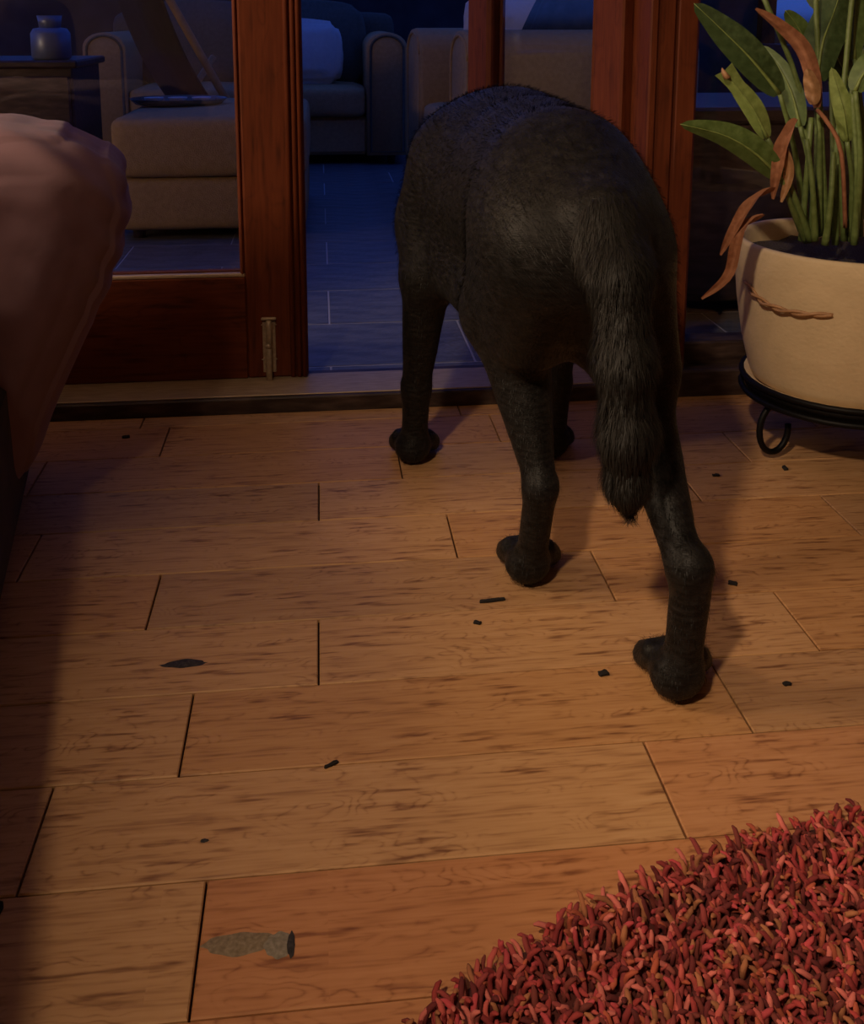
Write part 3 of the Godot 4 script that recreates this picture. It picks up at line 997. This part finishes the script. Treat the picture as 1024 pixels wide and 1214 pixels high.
func plant() -> void:
	var c := Vector3(0.905, 0, -1.62)
	# wrought iron stand with scroll feet
	var s := thing("plant_stand", "low dark wrought iron plant stand with scroll feet under the cream pot", "plant stand", c)
	for y: float in [0.134, 0.110]:
		var ring := []
		for i in 41:
			ring.append(Vector3(cos(TAU * i / 40) * 0.172, y, sin(TAU * i / 40) * 0.172))
		obj("ring", MB.new(true).tube(ring, [0.0055], 8).done(), M.iron, s)
	obj("bowl", MB.new(true).lathe([Vector2(0.0, 0.117), Vector2(0.145, 0.117), Vector2(0.169, 0.131), Vector2(0.172, 0.13), Vector2(0.166, 0.112), Vector2(0.0, 0.106)], 48).done(), M.iron, s)
	for i in 3:
		var a := deg_to_rad(166.0 + 120.0 * i)
		var out := Vector3(cos(a), 0, sin(a))
		var ps := [out * 0.168 + Vector3.UP * 0.110, out * 0.152 + Vector3.UP * 0.106]
		for k in 24:
			var u := k / 23.0
			var ang := lerpf(1.35, 1.35 + 5.1, u)
			var rr := 1.0 - 0.30 * u
			ps.append(out * (0.140 - cos(ang) * 0.037 * rr) + Vector3.UP * (0.0555 + sin(ang) * 0.050 * rr))
		obj("scroll_foot", MB.new(true).tube(ps, [0.0055], 8, 1.0).done(), M.iron, s)
	# pot
	var p := thing("plant_pot", "large round cream ceramic plant pot with a dried stem across its side", "plant pot", c + Vector3(0, 0.120, 0))
	obj("pot_body", MB.new(true).lathe([Vector2(0, 0.005), Vector2(0.14, 0.005), Vector2(0.156, 0.014), Vector2(0.163, 0.03), Vector2(0.177, 0.085), Vector2(0.188, 0.15), Vector2(0.195, 0.215), Vector2(0.197, 0.254), Vector2(0.194, 0.260), Vector2(0.186, 0.260), Vector2(0.182, 0.254), Vector2(0.179, 0.20), Vector2(0.176, 0.17), Vector2(0, 0.17)], 72).done(), M.pot, p)
	obj("saucer", MB.new(true).lathe([Vector2(0, 0.0), Vector2(0.15, 0.0), Vector2(0.168, 0.014), Vector2(0.1695, 0.018), Vector2(0.1665, 0.018), Vector2(0.148, 0.004), Vector2(0, 0.004)], 56).done(), M.pot, p)
	# soil, uneven
	var sb := MB.new(true)
	var hn := noise(12, 18.0)
	var prev := []
	for r in 9:
		var cur := []
		for k in 40:
			var a := TAU * k / 40
			var rr := 0.0222 * r
			cur.append(Vector3(cos(a) * rr, 0.226 + hn.get_noise_2d(cos(a) * rr * 0.6, sin(a) * rr * 0.6) * 0.010, sin(a) * rr))
		if prev:
			for k in 40:
				sb.quad(prev[k], prev[(k + 1) % 40], cur[(k + 1) % 40], cur[k])
		prev = cur
	var g := thing("potted_plant", "tall potted plant with paddle shaped green leaves, upright stems and dried brown leaves", "plant", c + Vector3(0, 0.120, 0))
	obj("soil", sb.done(), M.soil, g)
	var Z := Vector3(0, 0, 1)
	# leaf: points from base to tip (right, up, towards the camera) and the stem that carries it
	stalk(g, [Vector3(-0.101, 0.274, 0.030), Vector3(-0.141, 0.418, 0.050), Vector3(-0.175, 0.512, 0.055)], [Vector3(-0.175, 0.512, 0.055), Vector3(-0.228, 0.568, 0.060), Vector3(-0.284, 0.620, 0.055), Vector3(-0.322, 0.654, 0.050)], 0.030, Vector3(0.55, 0.75, 0.35), 0.35, "leaf_deep", 0.000)
	stalk(g, [Vector3(-0.115, 0.275, 0.070), Vector3(-0.180, 0.392, 0.100), Vector3(-0.217, 0.448, 0.110)], [Vector3(-0.217, 0.448, 0.110), Vector3(-0.242, 0.491, 0.115), Vector3(-0.271, 0.529, 0.110), Vector3(-0.292, 0.552, 0.110)], 0.018, Vector3(0.75, 0.5, 0.35), 0.60, "leaf_pale", 0.016)
	stalk(g, [Vector3(-0.117, 0.273, 0.060), Vector3(-0.157, 0.329, 0.090), Vector3(-0.190, 0.384, 0.110)], [Vector3(-0.190, 0.384, 0.110), Vector3(-0.239, 0.426, 0.120), Vector3(-0.291, 0.455, 0.120), Vector3(-0.359, 0.472, 0.115)], 0.026, Vector3(0.3, 0.85, 0.45), 0.30, "leaf", 0.000)
	stalk(g, [Vector3(-0.090, 0.273, 0.030), Vector3(-0.109, 0.389, 0.040), Vector3(-0.128, 0.458, 0.035)], [Vector3(-0.128, 0.458, 0.035), Vector3(-0.139, 0.512, 0.020), Vector3(-0.156, 0.555, 0.000), Vector3(-0.176, 0.587, -0.020)], 0.020, Vector3(0.7, 0.5, 0.5), 0.40, "leaf", 0.000)
	stalk(g, [Vector3(-0.091, 0.278, 0.050), Vector3(-0.104, 0.446, 0.055), Vector3(-0.112, 0.533, 0.050)], [Vector3(-0.112, 0.533, 0.050), Vector3(-0.104, 0.594, 0.045), Vector3(-0.074, 0.647, 0.020), Vector3(-0.038, 0.729, -0.010)], 0.036, Vector3(0.9, -0.2, 0.45), 0.45, "leaf_deep", 0.000)
	stalk(g, [Vector3(-0.068, 0.267, 0.000), Vector3(-0.085, 0.496, 0.000), Vector3(-0.099, 0.576, 0.000)], [Vector3(-0.099, 0.576, 0.000), Vector3(-0.119, 0.607, 0.000), Vector3(-0.134, 0.628, 0.000), Vector3(-0.149, 0.644, 0.000)], 0.020, Vector3(0.8, 0.5, 0.3), 0.30, "leaf", 0.000)
	stalk(g, [Vector3(-0.046, 0.274, 0.070), Vector3(-0.061, 0.368, 0.090), Vector3(-0.078, 0.440, 0.095)], [Vector3(-0.078, 0.440, 0.095), Vector3(-0.089, 0.484, 0.100), Vector3(-0.100, 0.523, 0.095), Vector3(-0.110, 0.556, 0.090)], 0.017, Vector3(0.85, 0.2, 0.5), 0.40, "leaf_pale", 0.000)
	stalk(g, [Vector3(0.020, 0.258, -0.030), Vector3(0.004, 0.406, -0.030), Vector3(-0.004, 0.504, -0.030)], [Vector3(-0.004, 0.504, -0.030), Vector3(-0.024, 0.536, -0.020), Vector3(-0.053, 0.565, 0.000), Vector3(-0.070, 0.588, 0.010)], 0.035, Vector3(0.8, 0.4, 0.4), 0.30, "leaf_deep", 0.000)
	stalk(g, [Vector3(-0.021, 0.276, 0.050), Vector3(-0.029, 0.458, 0.050), Vector3(-0.041, 0.566, 0.030)], [Vector3(-0.041, 0.566, 0.030), Vector3(-0.040, 0.620, 0.020), Vector3(-0.028, 0.675, 0.000), Vector3(-0.007, 0.730, -0.020)], 0.022, Vector3(0.9, 0.0, 0.4), 0.40, "leaf", 0.000)
	stalk(g, [Vector3(-0.051, 0.278, 0.090), Vector3(-0.067, 0.413, 0.120), Vector3(-0.084, 0.521, 0.120)], [Vector3(-0.084, 0.521, 0.120), Vector3(-0.075, 0.544, 0.120), Vector3(-0.052, 0.570, 0.120), Vector3(-0.006, 0.582, 0.110)], 0.024, Vector3(0.6, -0.6, 0.5), 0.30, "leaf", 0.000)
	stalk(g, [Vector3(0.014, 0.269, 0.020), Vector3(0.021, 0.414, 0.030), Vector3(0.043, 0.524, 0.020)], [Vector3(0.043, 0.524, 0.020), Vector3(0.083, 0.579, 0.010), Vector3(0.130, 0.620, 0.000), Vector3(0.180, 0.634, -0.010)], 0.033, Vector3(-0.5, 0.8, 0.3), 0.30, "leaf", 0.000)
	stalk(g, [Vector3(-0.021, 0.257, -0.040), Vector3(-0.011, 0.491, -0.050), Vector3(0.045, 0.620, -0.060)], [Vector3(0.045, 0.620, -0.060), Vector3(0.085, 0.691, -0.060), Vector3(0.129, 0.762, -0.080), Vector3(0.158, 0.835, -0.100)], 0.033, Vector3(0.8, 0.5, 0.3), 0.30, "leaf", 0.000)
	stalk(g, [Vector3(-0.003, 0.252, -0.060), Vector3(-0.020, 0.518, -0.080), Vector3(-0.040, 0.648, -0.090)], [Vector3(-0.040, 0.648, -0.090), Vector3(-0.054, 0.705, -0.100), Vector3(-0.077, 0.777, -0.110), Vector3(-0.107, 0.847, -0.120)], 0.034, Vector3(0.8, 0.4, 0.3), 0.30, "leaf_deep", 0.000)
	obj("dried_tip", MB.new(true).tube([Vector3(-0.287, 0.542, 0.112), Vector3(-0.293, 0.550, 0.112), Vector3(-0.296, 0.557, 0.112)], [0.0085, 0.006, 0.001], 8, 0.6).done(), M.dry_pale, g)
	# bare stems whose leaves rise out of the frame
	for q: Array in [[Vector3(-0.078, 0.271, 0.020), Vector3(-0.128, 0.525, 0.020), Vector3(-0.192, 0.674, 0.000)], [Vector3(-0.071, 0.268, 0.040), Vector3(-0.100, 0.459, 0.050), Vector3(-0.116, 0.687, 0.030)], [Vector3(-0.057, 0.274, 0.070), Vector3(-0.081, 0.462, 0.080), Vector3(-0.062, 0.686, 0.050)], [Vector3(-0.117, 0.280, 0.090), Vector3(-0.133, 0.371, 0.100), Vector3(-0.143, 0.444, 0.090)], [Vector3(-0.066, 0.265, 0.060), Vector3(-0.070, 0.391, 0.060), Vector3(-0.052, 0.527, 0.050)], [Vector3(-0.056, 0.274, 0.100), Vector3(-0.066, 0.398, 0.110), Vector3(-0.078, 0.517, 0.100)], [Vector3(-0.120, 0.271, 0.050), Vector3(-0.123, 0.420, 0.060), Vector3(-0.117, 0.473, 0.050)], [Vector3(-0.105, 0.275, 0.100), Vector3(-0.106, 0.345, 0.110), Vector3(-0.102, 0.424, 0.100)]]:
		obj("stem", MB.new(true).tube(curve(q, 10), [0.0062, 0.006, 0.0056, 0.005, 0.005, 0.0045], 8).done(), M.stem, g)
	# dried, curled and hanging leaves
	var dried := [
		[[Vector3(-0.119, 0.491, 0.070), Vector3(-0.131, 0.544, 0.070), Vector3(-0.154, 0.594, 0.060), Vector3(-0.221, 0.646, 0.050)], 0.0145, "dry"],
		[[Vector3(-0.130, 0.497, 0.080), Vector3(-0.135, 0.523, 0.080), Vector3(-0.145, 0.553, 0.080)], 0.014, "dry_pale"],
		[[Vector3(-0.160, 0.475, 0.090), Vector3(-0.188, 0.440, 0.110), Vector3(-0.202, 0.395, 0.120), Vector3(-0.206, 0.354, 0.120)], 0.012, "dry"],
		[[Vector3(-0.204, 0.370, 0.120), Vector3(-0.242, 0.351, 0.130), Vector3(-0.272, 0.307, 0.130), Vector3(-0.286, 0.267, 0.120)], 0.010, "dry"],
		[[Vector3(-0.223, 0.330, 0.130), Vector3(-0.262, 0.305, 0.135), Vector3(-0.275, 0.238, 0.130), Vector3(-0.309, 0.194, 0.110)], 0.010, "dry"],
		[[Vector3(-0.188, 0.437, 0.110), Vector3(-0.177, 0.393, 0.110), Vector3(-0.187, 0.347, 0.110)], 0.009, "dry_pale"]
	]
	var sd := 0
	for q: Array in dried:
		sd += 1
		obj("dried_leaf", blade_mesh(q[0], q[1], Vector3(0.8, 0.4, 0.5), 0.9, 0.002, 16, 0.22), M[q[2]], g)
	obj("dried_stalk", MB.new(true).tube(curve([Vector3(-0.124, 0.489, 0.080), Vector3(-0.109, 0.464, 0.100), Vector3(-0.093, 0.419, 0.110), Vector3(-0.073, 0.302, 0.100)], 10), [0.0035], 7).done(), M.dry, g)
	# two dried strands twisted together, hung over the rim and lying across the side of the pot
	for k in 2:
		var ps := []
		for i in 31:
			var u := i / 30.0
			var a := lerpf(PI * 0.985, PI * 0.70, u)
			var r := 0.193 + 0.007 * sin(u * PI)
			var w := u * 16.0 + PI * k
			ps.append(Vector3(cos(a) * (r + 0.003 * cos(w)), 0.163 + 0.012 * u * u + 0.03 * pow(1.0 - u, 3.0) + (0.004 - 0.002 * u) * sin(w), sin(a) * (r + 0.003 * cos(w))))
		obj("dried_stalk", MB.new(true).tube(ps, [0.003, 0.0028, 0.0026], 7).done(), M.dry_pale, g)

func stalk(g: Node, stem: Array, lf: Array, width: float, side: Vector3, fold: float, m: String, tipw := 0.0) -> void:
	var o := obj("leaf", blade_mesh(lf, width, side.normalized(), fold, tipw), M[m], g)
	obj("stem", MB.new(true).tube(curve(stem, 10), [0.0072, 0.0068, 0.0064, 0.006, 0.0055, 0.005, 0.0045, 0.004], 8).done(), M.stem, o)
	obj("midrib", MB.new(true).tube(curve(lf, 10), [0.0036, 0.003, 0.0025, 0.002, 0.0016, 0.0012, 0.001, 0.0008, 0.0006], 6).done(), M.leaf_pale, o)

# ---------------------------------------------------------------- conservatory furniture
# front at local z = 0, x across, the back at -z
func seat_unit(t: Node3D, W: float, D: float, arm_w: float, arm_h: float, seats: int, cover: Material, back: Material) -> void:
	var inner := W - 2 * arm_w
	box("base", Vector3(0, 0.15, -D / 2 - 0.01), Vector3(inner + 0.02, 0.2, D - 0.06), cover, t, 0.02)
	for i in seats:
		var w := inner / seats
		obj("seat_cushion", soft(Vector3(w / 2 - 0.004, 0.075, D / 2 - 0.08), 0.035, 0.012, 0.006, 6.0, 50 + i, 12, func(v: Vector3, _o: Vector3) -> Vector3: return v + Vector3(-inner / 2 + w * (i + 0.5), 0.325, -D / 2 + 0.075)), cover, t)
		obj("back_cushion", soft(Vector3(w / 2 - 0.004, 0.22, 0.10), 0.07, 0.03, 0.008, 6.0, 60 + i, 12, func(v: Vector3, _o: Vector3) -> Vector3: return v + Vector3(-inner / 2 + w * (i + 0.5), 0.60, -D + 0.28 - v.y * 0.25)), back, t)
	obj("backrest", soft(Vector3(W / 2 - 0.02, 0.36, 0.08), 0.06, 0.01, 0.004, 6.0, 70, 12, func(v: Vector3, _o: Vector3) -> Vector3: return v + Vector3(0, 0.42, -D + 0.09)), back, t)
	for s: float in [-1.0, 1.0]:
		# a panel arm rounded over at the top, with piping round its front
		var b := MB.new(true)
		var prof := []
		var hw := arm_w / 2
		for k in 13:
			var a := PI * k / 12.0
			prof.append(Vector2(cos(a) * hw, arm_h - hw * 0.72 + sin(a) * hw * 0.72))
		prof.append(Vector2(-hw, 0.05))
		prof.append(Vector2(hw, 0.05))
		var cx := s * (W / 2 - hw)
		var n := prof.size()
		var rows := []
		for q: Array in [[0.93, -0.0], [1.0, -0.014], [1.0, -D + 0.014], [0.93, -D]]:
			var row := []
			for v: Vector2 in prof:
				row.append(Vector3(cx + v.x * q[0], 0.4 + (v.y - 0.4) * (0.985 if q[0] < 1.0 else 1.0), q[1]))
			rows.append(row)
		for i in 3:
			for k in n:
				b.quad(rows[i][k], rows[i][(k + 1) % n], rows[i + 1][(k + 1) % n], rows[i + 1][k])
		for k in range(1, n - 1):
			b.tri(rows[0][0], rows[0][k + 1], rows[0][k])
			b.tri(rows[3][0], rows[3][k], rows[3][k + 1])
		var arm := obj("arm", b.done(), cover, t)
		var pipe := []
		for v: Vector2 in prof:
			pipe.append(Vector3(cx + v.x * 0.80, 0.4 + (v.y - 0.4) * 0.94, 0.001))
		pipe.append(pipe[0])
		obj("piping", MB.new(true).tube(pipe, [0.007], 6).done(), back, arm)
	for sx: float in [-1.0, 1.0]:
		for z: float in [-0.07, -D + 0.07]:
			obj("leg", MB.new(true).tube([Vector3(sx * (W / 2 - 0.08), 0.0, z), Vector3(sx * (W / 2 - 0.08), 0.06, z)], [0.018, 0.024], 10).done(), M.dark_wood, t)

func furniture() -> void:
	# sofa against the far wall
	var a := thing("sofa", "beige two seat sofa with rounded piped arms against the far conservatory wall", "sofa", Vector3(-0.355, 0, -5.25))
	seat_unit(a, 1.61, 0.85, 0.21, 0.68, 2, M.beige, M.beige_dark)
	# armchair to the right, facing left
	var b := thing("armchair", "beige armchair with boxy arms beyond the open door leaf, facing left", "armchair", Vector3(0.46, 0, -4.10), deg_to_rad(-82.0))
	seat_unit(b, 1.0, 0.9, 0.27, 0.71, 1, M.beige, M.beige)
	# cushions
	var c := obj("cushion", soft(Vector3(0.20, 0.16, 0.07), 0.06, 0.03, 0.006, 8.0, 81, 16), M.white_cloth)
	c.position = Vector3(-0.10, 0.565, -5.52)
	c.rotation = Vector3(deg_to_rad(-14), 0, 0)
	tag(c, "white cushion looking blue in the dusk, standing on the seat of the far beige sofa", "cushion", "")
	c = obj("cushion", soft(Vector3(0.20, 0.20, 0.07), 0.06, 0.03, 0.006, 8.0, 82, 16), M.white_cloth)
	c.position = Vector3(0.81, 0.672, -4.16)
	c.rotation = Vector3(deg_to_rad(-10), deg_to_rad(-25), deg_to_rad(6))
	tag(c, "pale cushion in the armchair seen through the open door's pane", "cushion", "")
	c = obj("cushion", soft(Vector3(0.17, 0.20, 0.07), 0.06, 0.03, 0.006, 8.0, 83, 16), M.navy)
	c.position = Vector3(0.99, 0.69, -3.95)
	c.rotation = Vector3(deg_to_rad(-8), deg_to_rad(-30), deg_to_rad(-24))
	tag(c, "dark tilted cushion in the armchair beside the pale one", "cushion", "")
	# footstool of two stacked blocks
	var o := thing("footstool", "large square beige upholstered footstool behind the left door's pane", "footstool", Vector3(-0.37, 0, -3.93))
	obj("lower_block", soft(Vector3(0.32, 0.09, 0.44), 0.03, 0.004, 0.003, 6.0, 84, 14, func(v: Vector3, _o: Vector3) -> Vector3: return v + Vector3(0, 0.125, 0)), M.beige, o)
	obj("upper_block", soft(Vector3(0.325, 0.102, 0.45), 0.035, 0.008, 0.003, 6.0, 85, 14, func(v: Vector3, _o: Vector3) -> Vector3: return v + Vector3(0, 0.32, 0)), M.beige, o)
	for sx: float in [-1.0, 1.0]:
		for sz: float in [-1.0, 1.0]:
			obj("foot", MB.new(true).tube([Vector3(sx * 0.26, 0, sz * 0.36), Vector3(sx * 0.26, 0.05, sz * 0.36)], [0.02, 0.025], 10).done(), M.dark_wood, o)
	# tray with three small glass dishes
	var tr := thing("tray", "shallow oval dark tray lying on the beige footstool", "tray", Vector3(-0.53, 0.431, -3.96))
	var pl := MB.new(true).lathe([Vector2(0, 0.004), Vector2(0.155, 0.004), Vector2(0.178, 0.022), Vector2(0.182, 0.022), Vector2(0.160, 0.0), Vector2(0, 0.0)], 40).done()
	var po := obj("dish", pl, M.glass_dish, tr)
	po.scale = Vector3(1, 1, 0.8)
	for i in 3:
		var q := thing("glass_bowl", ["left", "middle", "right"][i] + " of the three small pale bowls on the tray on the footstool", "bowl", Vector3(-0.62 + 0.088 * i, 0.4355, -3.95), 0.0, "small bowls on the tray")
		obj("cup", MB.new(true).lathe([Vector2(0, 0.003), Vector2(0.018, 0.004), Vector2(0.034, 0.02), Vector2(0.037, 0.02), Vector2(0.022, 0.0), Vector2(0, 0)], 24).done(), M.white_cloth, q)
	# dark chest behind the fixed side window
	var ch := thing("storage_chest", "dark wooden storage chest behind the fixed window and the plant", "chest", Vector3(1.28, 0, -2.62))
	box("chest_body", Vector3(0, 0.275, 0), Vector3(0.92, 0.45, 0.46), M.dark_wood, ch, 0.006)
	box("lid", Vector3(0, 0.52, 0), Vector3(0.96, 0.04, 0.50), M.dark_wood, ch, 0.008)
	for x: float in [-0.40, 0.40]:
		for z: float in [-0.18, 0.18]:
			box("foot", Vector3(x, 0.026, z), Vector3(0.06, 0.052, 0.06), M.dark_wood, ch, 0.004)
	# dark cabinet with a canister
	var k := thing("cabinet", "dark low wooden cabinet at the left behind the shut door's pane", "cabinet", Vector3(-1.06, 0, -3.72))
	box("carcass", Vector3(0, 0.31, 0), Vector3(0.50, 0.56, 0.42), M.dark_wood, k, 0.006)
	box("top", Vector3(0, 0.60, 0), Vector3(0.54, 0.025, 0.46), M.dark_wood, k, 0.006)
	for s: float in [-1.0, 1.0]:
		var dr := box("cabinet_door", Vector3(s * 0.122, 0.32, 0.216), Vector3(0.235, 0.48, 0.016), M.dark_wood, k, 0.004)
		obj("knob", MB.new(true).lathe([Vector2(0, 0.012), Vector2(0.009, 0.009), Vector2(0.011, 0.0), Vector2(0.006, -0.01), Vector2(0, -0.01)], 14, Vector3(s * 0.03, 0.38, 0.234)).done(), M.steel, dr)
	for sx: float in [-1.0, 1.0]:
		for sz: float in [-1.0, 1.0]:
			box("foot", Vector3(sx * 0.21, 0.018, sz * 0.17), Vector3(0.05, 0.036, 0.05), M.dark_wood, k, 0.004)
	var g := thing("canister", "squat grey blue metal canister with a collar handle standing on the dark cabinet", "canister", Vector3(-0.895, 0.6125, -3.60))
	obj("drum", MB.new(true).lathe([Vector2(0, 0.0), Vector2(0.056, 0.0), Vector2(0.064, 0.008), Vector2(0.064, 0.086), Vector2(0.054, 0.102), Vector2(0.02, 0.108), Vector2(0, 0.108)], 32).done(), M.canister, g)
	obj("collar", MB.new(true).lathe([Vector2(0.030, 0.104), Vector2(0.034, 0.104), Vector2(0.040, 0.145), Vector2(0.036, 0.145), Vector2(0.030, 0.104)], 28).done(), M.canister, g)
	obj("valve", MB.new(true).tube([Vector3(0, 0.10, 0), Vector3(0, 0.135, 0)], [0.012, 0.009], 10).done(), M.steel, g)
	# folding deck chair with a dark sling, side on
	var dc := thing("deck_chair", "folding deck chair of pale wood with a dark fabric sling behind the footstool", "deck chair", Vector3(-0.45, 0, -4.48), deg_to_rad(29.0))
	for z: float in [-0.55, 0.0]:
		obj("rail", MB.new(true).box(Vector3(0.0, 0.50, z), Vector3(0.032, 1.2, 0.022), 0.005, Basis(Vector3(0, 0, 1), deg_to_rad(29))).done(), M.light_wood, dc)
		obj("prop", MB.new(true).box(Vector3(0.02, 0.28, z + 0.028), Vector3(0.03, 0.72, 0.02), 0.005, Basis(Vector3(0, 0, 1), deg_to_rad(-36))).done(), M.light_wood, dc)
	for u: float in [-0.57, 0.45]:
		var cp := Vector3(-sin(deg_to_rad(29)) * u, 0.50 + cos(deg_to_rad(29)) * u, 0)
		obj("cross_bar", MB.new(true).tube([cp + Vector3(0, 0, -0.58), cp + Vector3(0, 0, 0.03)], [0.013], 10).done(), M.light_wood, dc)
	var sl := MB.new(true)
	var prev := []
	for i in 15:
		var u := i / 14.0
		var cp := Vector3(-sin(deg_to_rad(29)) * lerpf(0.55, -0.42, u), 0.50 + cos(deg_to_rad(29)) * lerpf(0.55, -0.42, u), 0) + Vector3(-0.05, -0.06, 0) * sin(PI * u)
		var row := [cp + Vector3(0.012, 0.012, -0.535), cp + Vector3(0.012, 0.012, -0.015), cp + Vector3(0, 0, -0.015), cp + Vector3(0, 0, -0.535)]
		if prev:
			for j in 4:
				sl.quad(prev[j], prev[(j + 1) % 4], row[(j + 1) % 4], row[j])
		prev = row
	obj("sling", sl.done(), M.black_cloth, dc)

# ---------------------------------------------------------------- bits on the floor
func crumb(label: String, at: Vector3, size: Vector3, turn: float) -> void:
	var m := soft(size, minf(size.x, minf(size.y, size.z)) * 0.9, 0.0, size.y * 0.7, 300.0, int(at.x * 1000) + 77, 6)
	var o := obj("wood_chip", m, M.crumb)
	o.position = at + Vector3(0, size.y * 0.9, 0)
	o.rotation.y = turn
	tag(o, label, "chip", "small dark bits on the wooden floor")

func crumbs() -> void:
	crumb("small dark chip on the boards left of the dog's nearest hind paw", Vector3(0.316, 0, -1.043), Vector3(0.006, 0.0022, 0.004), 0.2)
	crumb("small dark chip on the boards to the right of the dog's nearest hind paw", Vector3(0.520, 0, -1.003), Vector3(0.005, 0.0018, 0.003), 0.0)
	crumb("dark chip on the boards right of the dog's right hind leg, near a plank end", Vector3(0.542, 0, -1.213), Vector3(0.006, 0.002, 0.004), -0.4)
	crumb("thin dark splinter lying on the boards below the dog's left hind paw", Vector3(0.213, 0, -1.207), Vector3(0.017, 0.0018, 0.003), 0.1)
	crumb("tiny dark flake on the boards just below the splinter", Vector3(0.186, 0, -1.160), Vector3(0.005, 0.0016, 0.003), -0.5)
	crumb("dark chip on the boards in front of the iron scroll foot", Vector3(0.772, 0, -1.548), Vector3(0.004, 0.0025, 0.006), 0.0)
	crumb("dark chip on the boards between the dog's hind leg and the plant stand", Vector3(0.646, 0, -1.535), Vector3(0.006, 0.0018, 0.003), 0.0)
	crumb("dark chip on the board just inside the threshold at the left", Vector3(-0.36, 0, -1.80), Vector3(0.007, 0.0022, 0.004), 0.3)
	crumb("dark flake lying along the long joint between two planks in the foreground", Vector3(0.0, 0, -0.93), Vector3(0.008, 0.0016, 0.002), 0.5)
	crumb("dark lump at the left edge of the foreground boards", Vector3(-0.287, 0, -0.785), Vector3(0.006, 0.003, 0.007), 0.0)
